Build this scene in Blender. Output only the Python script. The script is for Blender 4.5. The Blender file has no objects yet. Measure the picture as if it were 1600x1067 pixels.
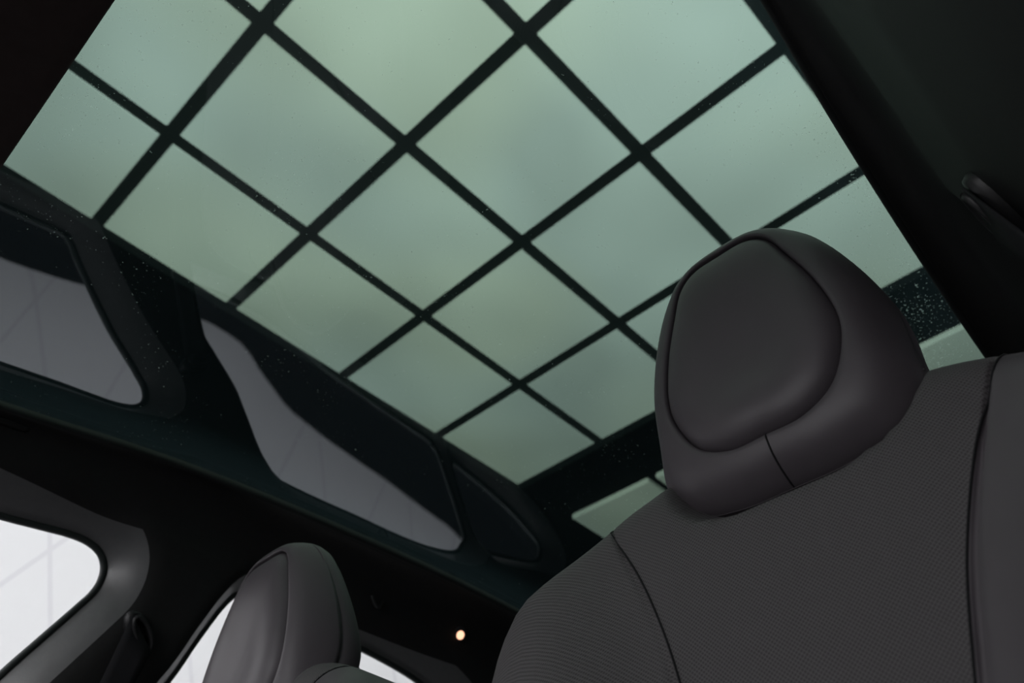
import bpy, bmesh, math, random
from mathutils import Vector, Matrix
S = bpy.context.scene
C = S.collection
random.seed(4)
PI = math.pi
Z0 = 0.85            # height of the lens above the floor; X = towards the back of the car, Y = across, Z = up
YC = 0.607            # middle line of the car

# ------------------------------------------------------------------ camera, world, exposure
cam_d = bpy.data.cameras.new('camera')
cam = bpy.data.objects.new('camera', cam_d)
C.objects.link(cam)
S.camera = cam
cam_d.sensor_width = 36.0
cam_d.lens = 1250.0 / 1600.0 * 36.0
cam_d.clip_start = 0.01
cam_d.dof.use_dof = True
cam_d.dof.focus_distance = 0.80
cam_d.dof.aperture_fstop = 6.3
ax = Vector((0.69411563, -0.71954239, 0.02149979))      # image right
ay = Vector((-0.51921898, -0.47973734, 0.70729325))     # image up
az = Vector((0.49861322, 0.5021064, 0.70659325))        # view direction
m = Matrix((ax, ay, -az)).transposed().to_4x4()
m.translation = (0, 0, Z0)
cam.matrix_world = m

w = bpy.data.worlds.new('world')
S.world = w
w.use_nodes = True
w.node_tree.nodes['Background'].inputs[0].default_value = (0.9, 0.95, 1, 1)
w.node_tree.nodes['Background'].inputs[1].default_value = 0.02
S.view_settings.view_transform = 'Standard'
S.view_settings.look = 'None'
S.view_settings.exposure = 0.0
S.view_settings.gamma = 1.0
S.view_settings.use_curve_mapping = False
PANEL_E = 9.8
def fill_light(name, loc, target, sx, sy, power, col=(1, 0.98, 0.97)):
    d = bpy.data.lights.new(name, 'AREA')
    d.shape = 'RECTANGLE'; d.size = sx; d.size_y = sy; d.energy = power; d.color = col
    o = bpy.data.objects.new(name, d)
    C.objects.link(o)
    o.location = loc
    o.rotation_euler = (Vector(target) - Vector(loc)).to_track_quat('-Z', 'Y').to_euler()
    return o
fill_light('front_fill', (-2.5, 0.1, 1.55), (0.5, 0.5, 1.2), 2.0, 1.2, 55)  # added fill, brightens the seats through the windscreen
fill_light('side_fill', (-0.9, 2.3, 1.75), (0.35, 1.25, 1.35), 0.8, 0.8, 11)  # added fill, brightens the trim beside the far front window
fill_light('wall_fill', (1.5, 1.85, 0.12), (1.5, 2.5, 0.7), 3.6, 0.2, 17)  # added fill, brightens the lower wall mirrored in the roof glass

# ------------------------------------------------------------------ materials
def mat(name, col, rough=0.6, spec=0.5, sheen=0.0, metal=0.0, noise=0.0, nscale=30.0, bump=0.0, bscale=200.0, bdist=0.001):
    m = bpy.data.materials.new(name)
    m.use_nodes = True
    nt = m.node_tree
    b = nt.nodes['Principled BSDF']
    b.inputs['Base Color'].default_value = (*col, 1)
    b.inputs['Roughness'].default_value = rough
    b.inputs['Specular IOR Level'].default_value = spec
    b.inputs['Metallic'].default_value = metal
    b.inputs['Sheen Weight'].default_value = sheen
    tc = nt.nodes.new('ShaderNodeTexCoord')
    if noise:
        n = nt.nodes.new('ShaderNodeTexNoise')
        n.inputs['Scale'].default_value = nscale
        n.inputs['Detail'].default_value = 4
        nt.links.new(tc.outputs['Object'], n.inputs['Vector'])
        r = nt.nodes.new('ShaderNodeMapRange')
        r.inputs['To Min'].default_value = 1 - noise
        r.inputs['To Max'].default_value = 1 + noise
        nt.links.new(n.outputs['Fac'], r.inputs['Value'])
        mx = nt.nodes.new('ShaderNodeVectorMath')
        mx.operation = 'SCALE'
        mx.inputs[0].default_value = col
        nt.links.new(r.outputs[0], mx.inputs['Scale'])
        nt.links.new(mx.outputs[0], b.inputs['Base Color'])
    if bump:
        n = nt.nodes.new('ShaderNodeTexNoise')
        n.inputs['Scale'].default_value = bscale
        n.inputs['Detail'].default_value = 3
        nt.links.new(tc.outputs['Object'], n.inputs['Vector'])
        bp = nt.nodes.new('ShaderNodeBump')
        bp.inputs['Strength'].default_value = bump
        bp.inputs['Distance'].default_value = bdist
        nt.links.new(n.outputs['Fac'], bp.inputs['Height'])
        nt.links.new(bp.outputs[0], b.inputs['Normal'])
    return m

def math_node(nt, op, a, b=None, c=None):
    n = nt.nodes.new('ShaderNodeMath')
    n.operation = op
    for i, v in enumerate((a, b, c)):
        if v is None:
            continue
        if isinstance(v, (int, float)):
            n.inputs[i].default_value = v
        else:
            nt.links.new(v, n.inputs[i])
    return n.outputs[0]

LEATHER = (0.057, 0.050, 0.056)
M = {}
M['leather'] = mat('smooth_leather', LEATHER, 0.50, 0.35, noise=0.06, nscale=25, bump=0.25, bscale=900, bdist=0.0003)
M['thread'] = mat('seam_thread', (0.006, 0.006, 0.007), 0.8, 0.2)
M['lit_frame'] = mat('painted_lit_frame_trim', (0.105, 0.106, 0.107), 0.40, 0.9, noise=0.15, nscale=80, bump=0.2, bscale=500, bdist=0.0005)  # window trim made paler: light from the windows put into its colour
M['side_suede'] = mat('side_trim_fabric', (0.014, 0.014, 0.014), 0.6, 0.3, noise=0.2, nscale=80, bump=0.25, bscale=500, bdist=0.0006)
M['suede'] = mat('suede_lining', (0.014, 0.0135, 0.0135), 0.95, 0.1, sheen=0.12, noise=0.25, nscale=60, bump=0.3, bscale=500, bdist=0.0006)
M['header'] = mat('header_suede', (0.045, 0.034, 0.032), 0.95, 0.1, noise=0.2, nscale=60)
M['lip'] = mat('roof_opening_edging', (0.020, 0.022, 0.022), 0.6, 0.3)
M['plastic'] = mat('black_plastic', (0.015, 0.015, 0.016), 0.45, 0.4)
M['rubber'] = mat('window_rubber', (0.020, 0.026, 0.025), 0.5, 0.4)
M['webbing'] = mat('belt_webbing', (0.016, 0.016, 0.018), 0.9, 0.2, bump=0.4, bscale=700, bdist=0.0005)
M['body'] = mat('car_body_dark', (0.02, 0.02, 0.02), 0.6)
M['floor'] = mat('studio_floor', (0.010, 0.011, 0.013), 1.0, 0.05, noise=0.1, nscale=3)
M['dark_ceiling'] = mat('dark_ceiling', (0.012, 0.013, 0.014), 0.9, 0.1)
M['bars'] = mat('ceiling_bar_grey', (0.16, 0.19, 0.19), 0.9, 0.1)
M['fascia'] = mat('dark_fascia', (0.010, 0.011, 0.013), 0.9, 0.1)

def perforated():
    m = mat('perforated_leather', LEATHER, 0.62, 0.3)
    nt = m.node_tree
    b = nt.nodes['Principled BSDF']
    uv = nt.nodes.new('ShaderNodeUVMap')
    uv.uv_map = 'UVMap'
    sp = nt.nodes.new('ShaderNodeSeparateXYZ')
    nt.links.new(uv.outputs[0], sp.inputs[0])
    P = 0.0036
    def lattice(off):
        u = math_node(nt, 'FRACT', math_node(nt, 'ADD', math_node(nt, 'DIVIDE', sp.outputs[0], P), off))
        v = math_node(nt, 'FRACT', math_node(nt, 'ADD', math_node(nt, 'DIVIDE', sp.outputs[1], P), off))
        u = math_node(nt, 'SUBTRACT', u, 0.5)
        v = math_node(nt, 'SUBTRACT', v, 0.5)
        return math_node(nt, 'SQRT', math_node(nt, 'ADD', math_node(nt, 'MULTIPLY', u, u), math_node(nt, 'MULTIPLY', v, v)))
    d = math_node(nt, 'MINIMUM', lattice(0.0), lattice(0.5))
    r = nt.nodes.new('ShaderNodeMapRange')
    r.inputs['From Min'].default_value = 0.14
    r.inputs['From Max'].default_value = 0.30
    nt.links.new(d, r.inputs['Value'])
    mx = nt.nodes.new('ShaderNodeMix')
    mx.data_type = 'RGBA'
    mx.inputs['A'].default_value = (0.020, 0.018, 0.019, 1)
    mx.inputs['B'].default_value = (0.060, 0.055, 0.058, 1)
    nt.links.new(r.outputs[0], mx.inputs['Factor'])
    nt.links.new(mx.outputs['Result'], b.inputs['Base Color'])
    bp = nt.nodes.new('ShaderNodeBump')
    bp.inputs['Strength'].default_value = 0.5
    bp.inputs['Distance'].default_value = 0.0006
    nt.links.new(r.outputs[0], bp.inputs['Height'])
    nt.links.new(bp.outputs[0], b.inputs['Normal'])
    return m
M['perforated'] = perforated()

def panel_mat():
    m = bpy.data.materials.new('lit_ceiling_diffuser')
    m.use_nodes = True
    nt = m.node_tree
    nt.nodes.clear()
    out = nt.nodes.new('ShaderNodeOutputMaterial')
    em = nt.nodes.new('ShaderNodeEmission')
    g = nt.nodes.new('ShaderNodeNewGeometry')
    n = nt.nodes.new('ShaderNodeTexNoise')
    n.inputs['Scale'].default_value = 1.5
    n.inputs['Detail'].default_value = 1.0
    nt.links.new(g.outputs['Position'], n.inputs['Vector'])
    n2 = nt.nodes.new('ShaderNodeTexNoise')
    n2.inputs['Scale'].default_value = 1.3
    n2.inputs['Detail'].default_value = 0.0
    nt.links.new(g.outputs['Position'], n2.inputs['Vector'])
    r = nt.nodes.new('ShaderNodeMapRange')
    r.inputs['From Min'].default_value = 0.3
    r.inputs['From Max'].default_value = 0.7
    r.inputs['To Min'].default_value = 0.85 * PANEL_E
    r.inputs['To Max'].default_value = 1.15 * PANEL_E
    nt.links.new(n.outputs['Fac'], r.inputs['Value'])
    dt = nt.nodes.new('ShaderNodeVectorMath')
    dt.operation = 'DOT_PRODUCT'
    nt.links.new(g.outputs['Incoming'], dt.inputs[0])
    nt.links.new(g.outputs['Normal'], dt.inputs[1])
    # the lit membranes throw most of their light straight down
    fall = math_node(nt, 'POWER', math_node(nt, 'MAXIMUM', dt.outputs['Value'], 0.05), 2.3)
    nt.links.new(math_node(nt, 'MULTIPLY', r.outputs[0], fall), em.inputs['Strength'])
    mx = nt.nodes.new('ShaderNodeMix')
    mx.data_type = 'RGBA'
    mx.inputs['A'].default_value = (0.95, 0.98, 1.0, 1)
    mx.inputs['B'].default_value = (1.0, 1.0, 0.93, 1)
    r2 = nt.nodes.new('ShaderNodeMapRange')
    r2.inputs['From Min'].default_value = 0.35
    r2.inputs['From Max'].default_value = 0.65
    nt.links.new(n2.outputs['Fac'], r2.inputs['Value'])
    nt.links.new(r2.outputs[0], mx.inputs['Factor'])
    nt.links.new(mx.outputs['Result'], em.inputs['Color'])
    nt.links.new(em.outputs[0], out.inputs['Surface'])
    return m
M['panel'] = panel_mat()

def glass(name, t0, ior=1.5, dust=0.0, absorb=True):
    """thin pane: tint deepens with the path through it, Fresnel mirror on top, optional dust"""
    m = bpy.data.materials.new(name)
    m.use_nodes = True
    nt = m.node_tree
    nt.nodes.clear()
    out = nt.nodes.new('ShaderNodeOutputMaterial')
    tr = nt.nodes.new('ShaderNodeBsdfTransparent')
    gl = nt.nodes.new('ShaderNodeBsdfGlossy')
    gl.inputs['Roughness'].default_value = 0.015
    gl.inputs['Color'].default_value = (0.90, 0.96, 1.0, 1)
    g = nt.nodes.new('ShaderNodeNewGeometry')
    dot = nt.nodes.new('ShaderNodeVectorMath')
    dot.operation = 'DOT_PRODUCT'
    nt.links.new(g.outputs['Incoming'], dot.inputs[0])
    nt.links.new(g.outputs['Normal'], dot.inputs[1])
    c = math_node(nt, 'ABSOLUTE', dot.outputs['Value'])
    s2 = math_node(nt, 'SUBTRACT', 1.0, math_node(nt, 'MULTIPLY', c, c))
    ct = math_node(nt, 'SQRT', math_node(nt, 'SUBTRACT', 1.0, math_node(nt, 'DIVIDE', s2, ior * ior)))
    inv = math_node(nt, 'DIVIDE', 1.0, ct)
    cmb = nt.nodes.new('ShaderNodeCombineColor')
    for i in range(3):
        nt.links.new(math_node(nt, 'POWER', t0[i], inv), cmb.inputs[i])
    nt.links.new(cmb.outputs[0], tr.inputs['Color'])
    # Schlick from the angle, so both faces of the pane behave alike
    k = ((ior - 1) / (ior + 1)) ** 2
    p5 = math_node(nt, 'POWER', math_node(nt, 'SUBTRACT', 1.0, c), 5.0)
    fr = math_node(nt, 'ADD', k, math_node(nt, 'MULTIPLY', p5, 1 - k))
    ms = nt.nodes.new('ShaderNodeMixShader')
    nt.links.new(fr, ms.inputs[0])
    nt.links.new(tr.outputs[0], ms.inputs[1])
    nt.links.new(gl.outputs[0], ms.inputs[2])
    last = ms.outputs[0]
    if dust:
        df = nt.nodes.new('ShaderNodeBsdfDiffuse')
        df.inputs['Color'].default_value = (0.35, 0.40, 0.40, 1)
        tl = nt.nodes.new('ShaderNodeBsdfTranslucent')
        tl.inputs['Color'].default_value = (0.05, 0.07, 0.06, 1)
        ad = nt.nodes.new('ShaderNodeAddShader')
        nt.links.new(df.outputs[0], ad.inputs[0])
        nt.links.new(tl.outputs[0], ad.inputs[1])
        v = nt.nodes.new('ShaderNodeTexNoise')
        v.inputs['Scale'].default_value = 260
        v.inputs['Detail'].default_value = 2
        v.inputs['Roughness'].default_value = 0.7
        big = nt.nodes.new('ShaderNodeTexNoise')
        big.inputs['Scale'].default_value = 9
        big.inputs['Detail'].default_value = 3
        nt.links.new(g.outputs['Position'], v.inputs['Vector'])
        nt.links.new(g.outputs['Position'], big.inputs['Vector'])
        at = nt.nodes.new('ShaderNodeAttribute')
        at.attribute_name = 'grime'
        thr = math_node(nt, 'SUBTRACT', 0.735, math_node(nt, 'MULTIPLY', at.outputs['Fac'], 0.13))
        thr = math_node(nt, 'SUBTRACT', thr, math_node(nt, 'MULTIPLY', math_node(nt, 'SUBTRACT', big.outputs['Fac'], 0.5), 0.25))
        sp = math_node(nt, 'MULTIPLY', math_node(nt, 'SUBTRACT', v.outputs['Fac'], thr), 14.0)
        sp = math_node(nt, 'MINIMUM', math_node(nt, 'MAXIMUM', sp, 0.0), dust)
        m2 = nt.nodes.new('ShaderNodeMixShader')
        nt.links.new(sp, m2.inputs[0])
        nt.links.new(last, m2.inputs[1])
        nt.links.new(ad.outputs[0], m2.inputs[2])
        last = m2.outputs[0]
        # painted haze: lifts the blacks, imitates the lining's reflected glow along the edge
        tf = nt.nodes.new('ShaderNodeBsdfTranslucent')
        tf.inputs['Color'].default_value = (0.20, 0.36, 0.40, 1)
        af = nt.nodes.new('ShaderNodeAttribute')
        af.attribute_name = 'painted_haze'
        m3 = nt.nodes.new('ShaderNodeMixShader')
        nt.links.new(af.outputs['Fac'], m3.inputs[0])
        nt.links.new(last, m3.inputs[1])
        nt.links.new(tf.outputs[0], m3.inputs[2])
        last = m3.outputs[0]
    nt.links.new(last, out.inputs['Surface'])
    return m
M['roof_glass'] = glass('tinted_roof_glass', (0.051, 0.0695, 0.059), ior=2.0, dust=0.45)
M['clear_glass'] = glass('side_window_glass', (0.83, 0.835, 0.86))

def wall_mat():
    m = mat('white_wall_panels', (0.62, 0.63, 0.65), 0.7, 0.3)
    nt = m.node_tree
    b = nt.nodes['Principled BSDF']
    g = nt.nodes.new('ShaderNodeNewGeometry')
    sp = nt.nodes.new('ShaderNodeSeparateXYZ')
    nt.links.new(g.outputs['Position'], sp.inputs[0])
    x, z = sp.outputs[0], sp.outputs[2]
    def lines(cx_, cz_, off, pitch, wd):
        q = math_node(nt, 'ADD', math_node(nt, 'MULTIPLY', x, cx_), math_node(nt, 'MULTIPLY', z, cz_))
        q = math_node(nt, 'FRACT', math_node(nt, 'DIVIDE', math_node(nt, 'SUBTRACT', q, off), pitch))
        q = math_node(nt, 'MULTIPLY', math_node(nt, 'ABSOLUTE', math_node(nt, 'SUBTRACT', q, 0.5)), pitch)
        return math_node(nt, 'LESS_THAN', q, wd)
    f = math_node(nt, 'MAXIMUM', lines(*WL[0]), lines(*WL[1]))
    mx = nt.nodes.new('ShaderNodeMix')
    mx.data_type = 'RGBA'
    mx.inputs['A'].default_value = (0.76, 0.755, 0.77, 1)
    mx.inputs['B'].default_value = (0.68, 0.67, 0.70, 1)
    nt.links.new(f, mx.inputs['Factor'])
    nt.links.new(mx.outputs['Result'], b.inputs['Base Color'])
    return m
# joints of the wall panels (direction x, direction z, offset, pitch, half width)
WL = [(0.914, 0.406, 1.368 - .21, 0.42, 0.007), (0.876, -0.483, -0.513 - .235, 0.47, 0.007)]
M['wall'] = wall_mat()
M['plain_wall'] = mat('white_plain_wall', (0.60, 0.61, 0.63), 0.8)

# ------------------------------------------------------------------ helpers
def link(name, me, mt, parent=None):
    o = bpy.data.objects.new(name, me)
    C.objects.link(o)
    if mt:
        me.materials.append(mt)
    if parent:
        o.parent = parent
        o.matrix_parent_inverse = Matrix.Translation(-parent.location)
    return o

def from_data(name, vs, fs, mt, parent=None, smooth=True, uvs=None, fix=False):
    me = bpy.data.meshes.new(name)
    me.from_pydata([tuple(v) for v in vs], [], fs)
    if fix:
        bm = bmesh.new(); bm.from_mesh(me)
        bmesh.ops.recalc_face_normals(bm, faces=bm.faces[:])
        bm.to_mesh(me); bm.free()
    if uvs:
        l = me.uv_layers.new(name='UVMap')
        for lp in me.loops:
            l.data[lp.index].uv = uvs[lp.vertex_index]
    if smooth:
        me.polygons.foreach_set('use_smooth', [True] * len(me.polygons))
    return link(name, me, mt, parent)

def grid(name, pts, mt, parent=None, closed=False, uvs=None, fix=True):
    """pts[i][j]; closed wraps j"""
    n, k = len(pts), len(pts[0])
    vs = [p for row in pts for p in row]
    fs = []
    for i in range(n - 1):
        for j in range(k if closed else k - 1):
            j2 = (j + 1) % k
            fs.append((i * k + j, i * k + j2, (i + 1) * k + j2, (i + 1) * k + j))
    u = [q for row in uvs for q in row] if uvs else None
    return from_data(name, vs, fs, mt, parent, True, u, fix)

def box(name, a, b, mt, parent=None, bevel=0.0):
    bm = bmesh.new()
    bmesh.ops.create_cube(bm, size=1)
    for v in bm.verts:
        v.co = Vector([a[i] + (v.co[i] + 0.5) * (b[i] - a[i]) for i in range(3)])
    if bevel:
        bmesh.ops.bevel(bm, geom=bm.edges[:], offset=bevel, segments=3, affect='EDGES')
    me = bpy.data.meshes.new(name)
    bm.to_mesh(me); bm.free()
    return link(name, me, mt, parent)

def tube(name, pts, r, mt, parent=None, n=10, closed=False):
    pts = [Vector(p) for p in pts]
    rows = []
    N = len(pts)
    up = Vector((0.3, 0.2, 0.93))
    for i, p in enumerate(pts):
        a = pts[(i - 1) % N] if (closed or i > 0) else p
        b = pts[(i + 1) % N] if (closed or i < N - 1) else p
        t = (b - a).normalized()
        s = t.cross(up).normalized()
        q = s.cross(t)
        rr = r(i / max(1, N - 1)) if callable(r) else r
        rows.append([p + s * math.cos(2 * PI * k / n) * rr + q * math.sin(2 * PI * k / n) * rr for k in range(n)])
    if closed:
        rows.append(rows[0])
    o = grid(name, rows, mt, parent, closed=True)
    return o

def empty(name, loc, label, cat, group=None):
    o = bpy.data.objects.new(name, None)
    o.empty_display_size = 0.1
    C.objects.link(o)
    o.location = loc
    tag(o, label, cat, group)
    return o

def tag(o, label, cat, group=None):
    o['label'] = label
    o['category'] = cat
    if group:
        o['group'] = group
    return o

def struct(o):
    o['kind'] = 'structure'
    return o

def lerp_table(t, x):
    if x <= t[0][0]:
        return t[0][1:] if len(t[0]) > 2 else t[0][1]
    for a, b in zip(t, t[1:]):
        if x <= b[0]:
            f = (x - a[0]) / (b[0] - a[0])
            r = [a[k] + (b[k] - a[k]) * f for k in range(1, len(a))]
            return r if len(r) > 1 else r[0]
    return t[-1][1:] if len(t[-1]) > 2 else t[-1][1]

def smooth_table(t, lo, hi, n, passes):
    xs = [lo + (hi - lo) * i / (n - 1) for i in range(n)]
    v = [lerp_table(t, x) for x in xs]
    v = [list(q) if isinstance(q, (list, tuple)) else [q] for q in v]
    for _ in range(passes):
        u = [q[:] for q in v]
        for i in range(1, n - 1):
            for k in range(len(v[0])):
                u[i][k] = (v[i - 1][k] + 2 * v[i][k] + v[i + 1][k]) / 4
        v = u
    return [(x, *q) for x, q in zip(xs, v)]

def catmull(P, n=12, closed=True):
    out = []
    N = len(P)
    for i in range(N if closed else N - 1):
        p0, p1, p2, p3 = (P[(i - 1) % N], P[i], P[(i + 1) % N], P[(i + 2) % N]) if closed else \
            (P[max(i - 1, 0)], P[i], P[i + 1], P[min(i + 2, N - 1)])
        for k in range(n):
            t = k / n
            out.append(tuple(0.5 * (2 * p1[c] + (p2[c] - p0[c]) * t + (2 * p0[c] - 5 * p1[c] + 4 * p2[c] - p3[c]) * t * t
                                    + (3 * p1[c] - p0[c] - 3 * p2[c] + p3[c]) * t ** 3) for c in range(len(p1))))
    if not closed:
        out.append(tuple(P[-1]))
    return out

# ------------------------------------------------------------------ the studio
CU = 2.562                                # ceiling height over the lens
ZC = Z0 + CU
GX = lambda b: 0.197 + 0.616 * b
GY = lambda a: 2.000 - 0.600 * a
WY = 2.54                                  # far wall
struct(box('floor', (-4, -2.1, -0.05), (8, 5.1, 0.0), M['floor']))
struct(box('ceiling', (-4, -2.1, ZC + 0.035), (8, 5.1, ZC + 0.12), M['dark_ceiling']))
struct(box('wall_left', (-4, WY, 0.0), (8, WY + 0.1, 2.40), M['wall']))
struct(box('trim_1', (-4, 5.0, 0), (8, 5.1, ZC + 0.12), M['fascia']))
struct(box('wall_right', (-4, -2.1, 0), (8, -2, ZC + 0.1), M['plain_wall']))
struct(box('wall_front', (-4.1, -2.1, 0), (-4, 5.1, ZC + 0.1), M['plain_wall']))
struct(box('wall_back', (8, -2.1, 0), (8.1, 5.1, ZC + 0.1), M['fascia']))

# bars between the lit squares
HB = 0.026
def bar_grid(name, a0, a1, b0, b1):
    bm = bmesh.new()
    def bx(x0, x1, y0, y1, dz=0.0):
        r = bmesh.ops.create_cube(bm, size=1)
        for v in r['verts']:
            v.co = Vector((x0 + (v.co.x + .5) * (x1 - x0), y0 + (v.co.y + .5) * (y1 - y0), ZC + 0.006 - dz + (v.co.z + .5) * (0.029 - dz)))
    for a in range(a0, a1 + 1):
        bx(GX(b0) - HB, GX(b1) + HB, GY(a) - HB + .001, GY(a) + HB - .001)
    for b in range(b0, b1 + 1):
        bx(GX(b) - HB + .001, GX(b) + HB - .001, GY(a1) - HB, GY(a0) + HB, 0.002)
    me = bpy.data.meshes.new(name)
    bm.to_mesh(me); bm.free()
    return struct(link(name, me, M['bars']))
A0, A1, B0, B1 = -1, 5, -6, 4
bar_grid('trim_2', A0, A1, B0, B1)

ROW = {-1: 'row along the dark left border', 0: 'second row from the dark left border',
       1: 'third row from the dark left border', 2: 'row nearest the right roof lining'}
COL = {-1: 'cut by the dark front lining', 0: 'second from the front lining', 1: 'third from the front lining',
       2: 'second from the far dark band', 3: 'touching the far dark band'}
def light_panel(x0, x1, y0, y1, label, group):
    o = box('light_panel', (x0, y0, ZC), (x1, y1, ZC + 0.03), M['panel'], None, 0.003)
    tag(o, label, 'ceiling light', group)
    return o
for a in range(A0, A1):
    for b in range(B0, B1):
        if a in ROW and b in COL:
            lab = 'glowing ceiling panel, %s, %s' % (ROW[a], COL[b])
            grp = 'lit ceiling panels seen through the roof glass'
        else:
            lab = 'glowing square ceiling panel hidden by the dark roof lining'
            grp = 'lit ceiling panels hidden by the roof lining'
        light_panel(GX(b) + HB, GX(b + 1) - HB, GY(a + 1) + HB, GY(a) - HB, lab, grp)
SEC = {-1: 'lit ceiling panel past dark band, corner left of the near seat shoulder',
       0: 'lit ceiling panel past the dark band, a sliver left of the big headrest base',
       1: 'lit ceiling panel past the dark band, hidden behind the big headrest',
       2: 'lit ceiling panel past the dark band, in the gap right of the big headrest'}
for a in SEC:
    light_panel(GX(4.70), GX(5.65), GY(a + 1) + HB, GY(a) - HB, SEC[a], 'lit ceiling panels past the dark band')

# ------------------------------------------------------------------ the car cabin
# lip of the roof opening: x, half width, height over lens
EDGE = smooth_table([(-0.40, 0.60, 0.64), (-0.10, 0.572, 0.715), (0.11, 0.567, 0.740), (0.35, 0.553, 0.774), (0.515, 0.537, 0.781),
                     (0.713, 0.524, 0.786), (0.947, 0.512, 0.789), (1.16, 0.506, 0.785), (1.6, 0.49, 0.755), (2.2, 0.46, 0.68), (2.6, 0.44, 0.62)],
                    -0.42, 2.6, 90, 6)
def edge(x):
    return lerp_table(EDGE, x)
SIDE = [(-0.90, .74), (-.60, .80), (-.30, .815), (0.0, .785), (0.2, .72), (0.43, .648), (0.54, .617), (0.645, .597), (0.675, .592)]   # u, half width
def side_d(u):
    return lerp_table(SIDE, u)
FRONT_WIN = [(-0.3, 0.592), (-0.1, 0.607), (0.0, 0.614), (0.1, 0.622), (0.197, 0.631), (0.249, 0.638), (0.296, 0.644), (0.327, 0.643), (0.351, 0.633), (0.365, 0.612), (0.366, 0.583), (0.353, 0.552), (0.326, 0.495), (0.302, 0.443), (0.27, 0.36), (0.235, 0.27), (0.215, 0.22), (0.17, 0.2), (-0.2, 0.19), (-0.5, 0.19), (-0.6, 0.22), (-0.58, 0.3), (-0.45, 0.45), (-0.37, 0.56)]
REAR_WIN = [(0.528, 0.497), (0.544, 0.557), (0.564, 0.62), (0.581, 0.654), (0.595, 0.66), (0.65, 0.663), (0.73, 0.661), (0.816, 0.655), (0.917, 0.649), (1.011, 0.636), (1.1, 0.605), (1.14, 0.565), (1.16, 0.51), (1.14, 0.32), (1.12, 0.27), (1.05, 0.25), (0.5, 0.22), (0.455, 0.23), (0.445, 0.28), (0.49, 0.4)]
QUART_WIN = [(1.19, .50), (1.205, .535), (1.24, .53), (1.40, .46), (1.47, .40), (1.46, .34), (1.20, .28), (1.175, .30), (1.18, .40)]
def round_poly(P):
    return catmull(P, 5)
POLYS = [[(a, b) for a, b in round_poly(P)] for P in (FRONT_WIN, REAR_WIN, QUART_WIN)]
def sdf(P, x, u):
    d = 1e9; inside = False
    n = len(P)
    for i in range(n):
        ax_, ay_ = P[i]; bx_, by_ = P[(i + 1) % n]
        dx, dy = bx_ - ax_, by_ - ay_
        t = max(0, min(1, ((x - ax_) * dx + (u - ay_) * dy) / (dx * dx + dy * dy + 1e-12)))
        q = (x - ax_ - t * dx) ** 2 + (u - ay_ - t * dy) ** 2
        if q < d:
            d = q
        if (ay_ > u) != (by_ > u) and x < (bx_ - ax_) * (u - ay_) / (by_ - ay_) + ax_:
            inside = not inside
    d = math.sqrt(d)
    return -d if inside else d
NEARP = [[(a - .11 * max(0, min(1, (a + .3) / .4)), b) for a, b in POLYS[0]], [(a + .13 * max(0, 1 - (a - .45) / .4), b) for a, b in POLYS[1]], POLYS[2]]
BBS = [(min(p[0] for p in P), max(p[0] for p in P), min(p[1] for p in P), max(p[1] for p in P)) for P in POLYS]
def sd_all(x, u, sgn=1):
    best = 1.0
    for P, b in zip(POLYS if sgn > 0 else NEARP, BBS):
        if b[0] - .12 < x < b[1] + .12 and b[2] - .12 < u < b[3] + .12:
            q = sdf(P, x, u)
            if P is POLYS[1] or P is NEARP[1]:
                q *= 1 + 1.6 * max(0, min(1, (.64 - x) / .07))     # no broad painted-lit frame on the pillar side of the rear door
            best = min(best, q)
    return best

car = empty('car', (0.8, YC, 0.0), 'dark car cabin with a full length tinted glass roof and black lining', 'car')
UTOP = 0.675
UU = [-0.80 + i * 0.08 for i in range(12)] + [0.16 + i * 0.515 / 45 for i in range(46)]     # up to UTOP
XX = [-0.7 + i * 0.0125 for i in range(185)] + [1.64 + i * .08 for i in range(12)]
def reveal(d):
    """trim rolls outwards close to a window opening"""
    if d >= 0.075:
        return 0.0
    t = 1 - max(d, 0) / 0.075
    return 0.045 * t ** 1.8
LIT_FRAME_W = 0.052  # width of the trim ring painted as if window-lit
def side_shell(sgn, name, lo, hi, mt, cache):
    """the part of the side whose distance to a window opening lies between lo and hi"""
    verts, faces, key = [], [], {}
    xs, us = XX, UU
    if not cache:
        for i, x in enumerate(xs):
            for j, u in enumerate(us):
                cache[(i, j)] = sd_all(x, u, sgn)
    val = {k: min(v - lo, hi - v) for k, v in cache.items()}
    def put(x, u, d):
        verts.append((x, YC + sgn * (side_d(u) + reveal(d)), Z0 + u))
        return len(verts) - 1
    def vert(i, j):
        k = ('v', i, j)
        if k not in key:
            key[k] = put(xs[i], us[j], cache[(i, j)])
        return key[k]
    def cut(i, j, i2, j2):
        k = ('e',) + tuple(sorted(((i, j), (i2, j2))))
        if k not in key:
            a, b = cache[(i, j)], cache[(i2, j2)]
            lim = lo if min(a, b) < lo else hi
            t = (a - lim) / (a - b)
            key[k] = put(xs[i] + (xs[i2] - xs[i]) * t, us[j] + (us[j2] - us[j]) * t, lim)
        return key[k]
    for i in range(len(xs) - 1):
        for j in range(len(us) - 1):
            cs = [(i, j), (i + 1, j), (i + 1, j + 1), (i, j + 1)]
            f = []
            for k in range(4):
                a, b = cs[k], cs[(k + 1) % 4]
                sa, sb = val[a] > 0, val[b] > 0
                if sa:
                    f.append(vert(*a))
                if sa != sb:
                    f.append(cut(*a, *b))
            if len(f) >= 3:
                faces.append(f if sgn > 0 else f[::-1])
    return from_data(name, verts, faces, mt, car)
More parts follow.
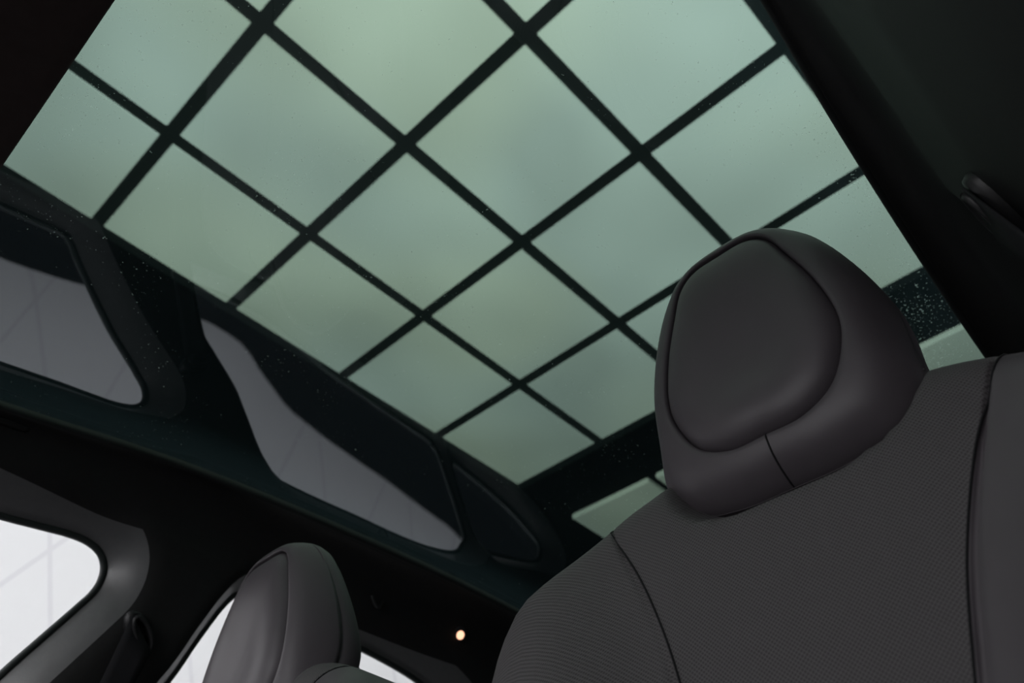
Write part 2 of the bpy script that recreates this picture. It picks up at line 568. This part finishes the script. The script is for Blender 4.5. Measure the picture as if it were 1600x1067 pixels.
def lining(sgn):
    rows = []
    for x in [q for q in XX if q > -.425]:
        de, ue = edge(x)
        row = []
        du = side_d(UTOP)
        for k in range(21):
            ph = k / 20 * PI / 2
            d = de + (du - de) * math.cos(ph)
            u = UTOP + (ue - UTOP) * math.sin(ph)
            # trim rolls out to the window head
            row.append((x, YC + sgn * (d + (reveal(sd_all(x, UTOP, sgn)) if k == 0 else reveal(sd_all(x, UTOP, sgn) + (u - UTOP)) if k < 19 else 0)), Z0 + u))
        row[-1] = (x, YC + sgn * (de + 0.006), Z0 + ue)
        rows.append(row)
    return grid('headliner', rows, M['side_suede'], car)
def lip(sgn):
    rows = []
    for i in range(140):
        x = -0.42 + 3.0 * i / 139
        de, ue = edge(x)
        rows.append([(x, YC + sgn * (de + 0.008), Z0 + ue - .001), (x, YC + sgn * (de + 0.002), Z0 + ue - 0.001), (x, YC + sgn * de, Z0 + ue + .003),
                     (x, YC + sgn * (de + 0.001), Z0 + ue + 0.014), (x, YC + sgn * (de + 0.05), Z0 + ue + 0.010)])
    return grid('roof_edging', rows, M['lip'], car)
for s_ in (1, -1):
    cache = {}
    side_shell(s_, 'side_trim', LIT_FRAME_W, 9.0, M['side_suede'], cache)
    side_shell(s_, 'window_lit_trim', 0.0, LIT_FRAME_W, M['lit_frame'], cache)
    lining(s_); lip(s_)

# seals and panes of the side windows
def side_pt(x, u, sgn, off):
    return (x, YC + sgn * (side_d(u) + off), Z0 + u)
for s_ in (1, -1):
    for P in (POLYS if s_ > 0 else NEARP):
        cxm = sum(p[0] for p in P) / len(P); cum = sum(p[1] for p in P) / len(P)
        tube('window_seal', [side_pt(p[0], p[1], s_, 0.043) for p in P], 0.0056, M['rubber'], car, 8, closed=True)
        vs = [side_pt(p[0], p[1], s_, 0.046) for p in P]
        # pane follows the side: rows between lower and upper outline
        lo, hi = min(p[0] for p in P), max(p[0] for p in P)
        rows = []
        for i in range(40):
            x = lo + 0.002 + (hi - lo - 0.004) * i / 39
            cr = []
            for k in range(len(P)):
                a, b = P[k], P[(k + 1) % len(P)]
                if (a[0] - x) * (b[0] - x) <= 0 and a[0] != b[0]:
                    cr.append(a[1] + (b[1] - a[1]) * (x - a[0]) / (b[0] - a[0]))
            u0, u1 = min(cr), max(cr)
            rows.append([side_pt(x, u0 + (u1 - u0) * k / 8, s_, 0.046) for k in range(9)])
        grid('window_pane', rows, M['clear_glass'], car)

# roof glass
CROWN = 0.026
def glass_u(x, d):
    de, ue = edge(x)
    return ue + 0.016 + CROWN * (1 - (d / de) ** 2)
XG = [-0.16 + 2.2 * i / 90 for i in range(91)]
rows = [[(x, YC + d, Z0 + glass_u(x, d)) for d in [(-0.60 + 1.2 * k / 48) for k in range(49)]] for x in XG]
rg = grid('roof_glass', rows, M['roof_glass'], car)
fl_ = rg.data.attributes.new('painted_haze', 'FLOAT', 'POINT')
at_ = rg.data.attributes.new('grime', 'FLOAT', 'POINT')
for i, v in enumerate(rg.data.vertices):
    d = v.co.y - YC
    g_ = max(0, 1 - abs(d + 0.52) / 0.12) * min(1, max(0, v.co.x + 0.1)) * 0.95
    g_ = max(g_, 1.25 * max(0, 1 - (abs(d + 0.45) / 0.18)) * max(0, 1 - abs(v.co.x - 0.95) / 0.35))
    g_ = max(g_, 0.55 * max(0, 1 - (v.co.x + 0.06) / 0.12))
    g_ = max(g_, 0.28 * max(0, 1 - abs(d) / 0.35))
    at_.data[i].value = g_
    q_ = max(0, min(1, (abs(d) / edge(v.co.x)[0] - .80) / .15))
    fl_.data[i].value = 0.0016 + 0.0040 * q_ * q_ * (3 - 2 * q_)  # haze amount, raised at the edges in place of the reflected glow

# front header and windscreen
rows = []
for k in range(25):
    d = -0.60 + 1.2 * k / 24
    c = 0.040 * (1 - (d / 0.57) ** 2)
    row = []
    for x, du in ((-0.054, -0.001), (-0.051, -0.006), (-0.053, -0.013), (-0.065, -0.018), (-0.12, -0.034), (-0.20, -0.056), (-0.30, -0.096), (-0.36, -0.13), (-0.37, -0.12), (-0.37, -0.08)):
        row.append((x, YC + d, Z0 + glass_u(-0.05, d) + du))
    rows.append(row)
grid('header_lining', rows, M['header'], car)
rows = []
for k in range(21):
    d = -0.60 + 1.2 * k / 20
    rows.append([(-0.36 - 0.75 * t, YC + d * (1 + 0.15 * t), Z0 + 0.64 + 0.035 * (1 - (d / .57) ** 2) - 0.62 * t) for t in [q / 10 for q in range(11)]])
grid('windscreen', rows, M['clear_glass'], car)
# lower front, floor pan, tail
box('dashboard', (-1.35, YC - .80, Z0 - .75), (-0.85, YC + .80, Z0 + .02), M['body'], car, .03)
box('floor_pan', (-1.35, YC - .80, 0.12), (2.62, YC + .80, 0.18), M['body'], car)
rows = []
for k in range(13):
    d = -0.66 + 1.32 * k / 12
    rows.append([(2.02, YC + d, Z0 + .78), (2.04, YC + d, Z0 + .68), (2.3, YC + d, Z0 + .55), (2.58, YC + d, Z0 + 0.25), (2.6, YC + d * 1.2, Z0 - .7)])
grid('tailgate_trim', rows, M['suede'], car)

# small cover outline on the lining, left edge of the picture
def patch(name, P, mt, sgn=1):
    pass

# ------------------------------------------------------------------ seats
def resample(P, N):
    """outline resampled by angle from the middle"""
    c = (0.0, 0.0)
    out = []
    D = catmull(P, 10)
    n = len(D)
    for k in range(N):
        th = -PI / 2 + 2 * PI * k / N
        dx, dy = math.cos(th), math.sin(th)
        best = 0
        for i in range(n):
            (x1, y1), (x2, y2) = D[i], D[(i + 1) % n]
            ex, ey = x2 - x1, y2 - y1
            den = dx * ey - dy * ex
            if abs(den) < 1e-12:
                continue
            t = (x1 * ey - y1 * ex) / den
            s = (x1 * dy - y1 * dx) / den
            if t > 0 and -1e-6 <= s <= 1 + 1e-6:
                best = max(best, t)
        out.append((dx * best, dy * best))
    return out
def mirror(P):
    """right half from bottom to top -> closed outline"""
    return P + [(-h, v) for h, v in P[::-1] if abs(h) > 1e-6]
PIL = mirror([(0, -.083), (.035, -.082), (.066, -.065), (.085, -.030), (.090, .005), (.082, .055), (.066, .105), (.053, .138), (.032, .155), (0, .157)])
BOD = mirror([(0, -.124), (.05, -.123), (.100, -.109), (.125, -.072), (.127, -.03), (.126, .03), (.111, .09), (.086, .143), (.052, .172), (0, .182)])

HX, HY, HU = 0.53, 0.225, 0.515      # pillow middle
NTH = 240
def make_seat(label, loc_off=(0, 0, 0)):
    t = empty('front_seat', (0.30, HY, 0.18), label, 'car seat', 'front seats')
    PO, BO = resample(PIL, NTH), resample(BOD, NTH)
    def P3(h, v, d):
        return (HX + d - 0.02 * v, HY + h, Z0 + HU + v)
    # pillow
    prof = [(0.0, -.006), (.15, -.0065), (.3, -.008), (.45, -.0105), (.6, -.012), (.72, -.0115), (.82, -.0095), (.9, -.006), (.94, -.003), (.965, 0.0), (.985, .003), (1.0, .008), (1.0, .018)]
    rows = [[P3(h * s, v * s, d) for h, v in PO] for s, d in prof]
    hr = empty_part('headrest', t)
    rows_rim = []
    def flat(v):
        q = max(0, min(1, (v + .14) / .17))
        g = max(0, min(1, (v - .0) / .18))
        return (.60 + .40 * q * q * (3 - 2 * q)) * (1 - .42 * g * g * (3 - 2 * g))
    rim = [(-.012, .018), (-.008, .008), (0.0, .003), (.02, .0005), (.06, -.001), (.15, -.0005), (.3, .002), (.45, .006), (.6, .013), (.72, .021), (.82, .030),
           (.9, .038), (.95, .045), (.985, .052), (1.0, .058)]
    for s, d in rim:
        rows_rim.append([P3(p[0] + (b[0] - p[0]) * s, p[1] + (b[1] - p[1]) * s, d if d < .001 else d * flat(b[1])) for p, b in zip(PO, BO)])
    back_ = [(.992, .0585), (.985, .0595), (.992, .0612), (1.0, .063), (1.004, .072), (.995, .082), (.96, .091), (.93, .095), (.87, .099), (.75, .104), (.5, .108), (.2, .110), (.0, .110)]
    rows_back = [[P3(b[0] * (1.0 if b[1] < -.06 and s > .98 else s), b[1] * ((1.0 + .5 * (d - .0585)) if b[1] < -.06 and s > .98 else s), d + .078 * (flat(b[1]) - 1)) for b in BO] for s, d in back_]
    body = grid('headrest', rows_rim + rows_back, M['leather'], t, closed=True)
    pil = grid('head_pillow', rows, M['leather'], body, closed=True)
    pil.matrix_parent_inverse = Matrix.Identity(4)
    # centre seam at the bottom of the rim
    k0 = 0
    pts = []
    for s in [i / 14 for i in range(15)]:
        ss = 0.01 + 0.985 * s
        d = lerp_table([(a, b) for a, b in rim[2:]], ss)
        p, b = PO[k0], BO[k0]
        pts.append(P3(0, p[1] + (b[1] - p[1]) * ss, (d if d < .001 else d * flat(b[1])) - 0.0002))
    sm = tube('seam', pts, 0.0009, M['thread'], body, 6)
    sm.matrix_parent_inverse = Matrix.Identity(4)
    # backrest --------------------------------------------------------
    VT = smooth_table([(0, .452), (.10, .451), (.157, .436), (.20, .417), (.235, .390), (.262, .352), (.278, .312), (.288, .25)], 0, .288, 60, 8)
    HS = smooth_table([(-.3, .075), (.10, .080), (.19, .090), (.235, .099), (.33, .132), (.415, .176), (.45, .195)], -.3, .47, 80, 14)
    def hs(u, sg=1):
        q = max(0, 1 - ((u - .28) / .20) ** 2)
        return lerp_table(HS, u) + (0 if sg > 0 else .014 * q * q * (3 - 2 * q))
    def wid(u):
        return lerp_table([(-.3, .27), (.0, .280), (.3, .288), (.45, .288)], u)
    def xf(h, u):
        x = 0.530 + (u - .42) * .16
        k = lerp_table([(-.3, .045), (.2, .045), (.34, .030), (.42, .008), (.45, 0.0)], u)
        q = max(0, min(1, (abs(h) - hs(u, h)) / 0.11))
        q = q * q * (3 - 2 * q)
        x -= k * q
        q = (abs(h) / (.115 if h > 0 else .138)) ** 3.6 + (abs(u - .51) / .145) ** 3.6
        x += 0.05 * max(0.0, min(1.0, (1.0 - q) / 0.5))
        x += 0.010 * max(0, 1 - (h / .10) ** 2) * max(0, min(1, (.40 - u) / .2))
        return x
    SS = [0, .0008, .002, .004, .007, .011, .016, .022, .03, .04, .052, .065] + [.073 + .008 * i for i in range(24)] + [.265 + .016 * i for i in range(31)]
    RR = 0.045
    GR = [-1, -.985, -.96, -.93, -.88, -.8, -.7, -.6, -.5, -.4, -.3, -.2, -.1, 0]
    def bp(h, s):
        ut = lerp_table(VT, abs(h))
        u = ut - s
        w_ = wid(u)
        e = min(s * 1.0, 9)
        e2 = max(0.0, (w_ - abs(h)))
        k1 = 1 - min(e / RR, 1); k2 = 1 - min(e2 / RR, 1)
        kk = min(1.0, math.sqrt(k1 * k1 + k2 * k2))
        x = xf(h, u) + RR * (1 - math.sqrt(max(0, 1 - kk * kk)))
        dg = abs(abs(h) - hs(u, h))
        x += 0.005 * math.exp(-(dg / 0.0014) ** 2)
        return (x, HY + h, Z0 + u), (h, s)
    def strip(name, cols, mt, parent):
        rows, uvs = [], []
        # roll to the back first
        first = [bp(hfun(SS[0]), SS[0]) for hfun in cols]
        for dx in (0.11, 0.08, 0.04, 0.015):
            rows.append([(p[0] + dx, p[1], p[2]) for p, _ in first]); uvs.append([(u_[0], -dx) for _, u_ in first])
        for s in SS:
            rr = [bp(hfun(s), s) for hfun in cols]
            rows.append([p for p, _ in rr]); uvs.append([u_ for _, u_ in rr])
        return grid(name, rows, mt, parent, uvs=uvs)
    def mid_s(c, s):
        # column at fraction c of the centre panel
        u = .42 - s
        return c * hs(u + .012, c)
    fine = [i * .035 for i in range(27)] + [.955, .965, .975, .983, .990, .995, 1.0]
    cc = [-f for f in fine[::-1]] + fine[1:]
    strip('backrest_panel', [(lambda s, c=c: mid_s(c, s)) for c in cc], M['perforated'], t)
    f2 = [0, .006, .012, .022, .04, .07, .11, .16, .22, .3, .38, .46, .54, .62, .7, .77, .83, .88, .92, .95, .97, .985, .995, 1.0]
    for sg, mt in ((1, M['perforated']), (-1, M['leather'])):
        def colf(c, sg=sg):
            def fn(s):
                u = .42 - s
                a = hs(u + .012, sg)
                return sg * (a + (wid(u) - a) * c)
            return fn
        strip('side_bolster', [colf(c) for c in f2], mt, t)
    for sg in (1, -1):
        pts = []
        for s in [0.0, .004, .01, .02] + [.028 + .006 * i for i in range(98)]:
            p, _ = bp(sg * hs(.42 - s + .012, sg), s)
            pts.append((p[0] - 0.0006, p[1], p[2]))
        tube('seam', pts, 0.0009, M['thread'], t, 6)
    # shell behind
    rows = []
    for s in SS[::3]:
        r_ = []
        for k in range(21):
            a = -1 + 2 * k / 20
            h = a * (wid(.42 - s))
            p, _ = bp(h * 0.999, s)
            e = 0.10 + 0.02 * (1 - a * a)
            r_.append((p[0] + e if abs(a) < .999 else p[0], p[1], p[2]))
        rows.append(r_)
    grid('seat_back_shell', rows, M['plastic'], t)
    # cushion
    cr = []
    for i in range(15):
        x = -0.12 + 0.58 * i / 14
        r_ = []
        for k in range(24):
            th = 2 * PI * k / 24
            cx_, sx_ = math.cos(th), math.sin(th)
            yy = 0.26 * math.copysign(abs(cx_) ** .5, cx_)
            zz = 0.075 * math.copysign(abs(sx_) ** .5, sx_)
            f = min(1, (i + .3) / 2.5, (14.3 - i) / 1.5)
            r_.append((x, HY + yy * (0.85 + .15 * f), Z0 - 0.38 + zz * f + 0.03 * abs(yy / .26) ** 3 * (1 if zz > 0 else 0)))
        cr.append(r_)
    cr = [[(cr[0][0][0], HY, Z0 - .38)] * 24] + cr + [[(cr[-1][0][0], HY, Z0 - .38)] * 24]
    grid('cushion', cr, M['leather'], t, closed=True)
    box('seat_base', (-0.05, HY - .22, 0.181), (0.42, HY + .22, Z0 - .44), M['plastic'], t, .02)
    return t
def empty_part(n, p):
    return None
seat = make_seat('large dark leather seat with perforated back and padded headrest, nearest the camera at right')
def copy_tree(o, parent=None):
    c = o.copy(); C.objects.link(c); c.parent = parent
    c.matrix_parent_inverse = o.matrix_parent_inverse.copy()
    for ch in o.children:
        copy_tree(ch, c)
    return c
seat2 = copy_tree(seat)
seat2['label'] = 'smaller looking dark leather seat in front of the bright side windows at lower left'
seat2.location = seat.location + Vector((-0.055, 0.715, -0.050))
for ch in seat2.children:
    if ch.name.startswith('headrest'):
        ch.location.z -= 0.060        # this headrest is pushed further down

# ------------------------------------------------------------------ seat belt on the far pillar
def make_belt(bx_, bu_, sgn, label):
    belt = empty('seat_belt', (bx_, YC + sgn * side_d(bu_), Z0 + bu_), label, 'seat belt', 'front seat belts')
    def pil_pt(x, u, off=0.0):
        return Vector((x, YC + sgn * (side_d(u) - off), Z0 + u))
    def oval(cx_, cu_, a, b, tilt, off, n=28):
        o = []
        for k in range(n):
            th = 2 * PI * k / n
            p, q = a * math.cos(th), b * math.sin(th)
            o.append(pil_pt(cx_ + p * math.cos(tilt) - q * math.sin(tilt), cu_ + p * math.sin(tilt) + q * math.cos(tilt), off))
        return o
    rows = [oval(bx_, bu_, .036 * s, .017 * s, 2.4, o_) for s, o_ in ((1.0, -.004), (1.0, .004), (.9, .009), (.72, .010), (.6, .006), (.55, -.004))]
    grid('anchor_cover', rows, M['plastic'], belt, closed=True)
    tube('belt_loop', oval(bx_ + .003, bu_ - .003, .026, .010, 2.4, .014), .0035, M['plastic'], belt, 8, True)
    rows = []
    for i in range(20):
        t_ = i / 19
        u = bu_ - .004 - 0.62 * t_
        for_ = pil_pt(bx_ - 0.02 * t_, u, .016 + .01 * t_)
        rows.append([for_ + Vector((dx, 0, dx * -.9 * max(0, 1 - t_ * 8))) for dx in (-.023, -.012, 0, .012, .023)])
    wb = grid('belt_webbing', rows, M['webbing'], belt)
    sd_ = wb.modifiers.new('thick', 'SOLIDIFY'); sd_.thickness = 0.0015
make_belt(.440, .530, 1, 'black seat belt hanging from its oval loop on the dark pillar between the side windows')
make_belt(.528, .530, -1, 'black seat belt loop on the dark trim at the right edge, above the large seat')

# ------------------------------------------------------------------ reading lamp on the far lining
def lining_pt(x, ph, sgn=1, off=0.0):
    de, ue = edge(x)
    du = side_d(UTOP)
    d = de + (du - de) * math.cos(ph); u = UTOP + (ue - UTOP) * math.sin(ph)
    return Vector((x, YC + sgn * (d - off * math.cos(ph * .9)), Z0 + u - off * math.sin(ph * .9)))
lampc = lining_pt(1.055, 0.52)
lamp = empty('reading_lamp', lampc, 'tiny warm glowing reading lamp on the black lining above the rear side window', 'lamp')
em = bpy.data.materials.new('warm_lamp_lens')
em.use_nodes = True
b_ = em.node_tree.nodes['Principled BSDF']
b_.inputs['Base Color'].default_value = (0.8, 0.5, 0.35, 1)
b_.inputs['Emission Color'].default_value = (1.0, 0.52, 0.33, 1)
b_.inputs['Emission Strength'].default_value = 1.6
def dome(name, c, r, h, nrm, mt, parent, n=20):
    nrm = nrm.normalized(); a = nrm.orthogonal().normalized(); b = nrm.cross(a)
    rows = []
    for i in range(8):
        f = i / 7 * PI / 2
        rows.append([c + (a * math.cos(2 * PI * k / n) + b * math.sin(2 * PI * k / n)) * r * math.cos(f) + nrm * h * math.sin(f) for k in range(n)])
    return grid(name, rows, mt, parent, closed=True)
ln = Vector((-0.15, -0.85, -0.5))
dome('lamp_housing', lampc, 0.019, 0.003, ln, M['plastic'], lamp)
dome('lamp_lens', lampc + ln.normalized() * .002, 0.009, 0.005, ln, em, lamp)
# grab handle cover at the left edge
cv = []
for k in range(32):
    th = 2 * PI * k / 32
    p = .060 * math.copysign(abs(math.cos(th)) ** .35, math.cos(th)); q = .12 * math.copysign(abs(math.sin(th)) ** .35, math.sin(th))
    cv.append((0.105 + p, 1.05 + q))
hc = [lining_pt(a, b, 1, .0035) for a, b in cv]
o = grid('handle_cover', [[lining_pt(a, b, 1, -.001) for a, b in cv], hc, [lining_pt(.105 + (a - .105) * .9, 1.05 + (b - 1.05) * .9, 1, .0045) for a, b in cv],
                          [lining_pt(.105, 1.05, 1, .0045) for a, b in cv]], M['side_suede'], car, closed=True)
hk = empty('coat_hook', lining_pt(.84, 0.33), 'tiny black coat hook on the lining above the rear side window', 'hook')
tube('hook_body', [lining_pt(.825, .50, 1, .002), lining_pt(.832, .38, 1, .007), lining_pt(.84, .34, 1, .009), lining_pt(.848, .38, 1, .007), lining_pt(.855, .50, 1, .002)], .003, M['plastic'], hk, 8)
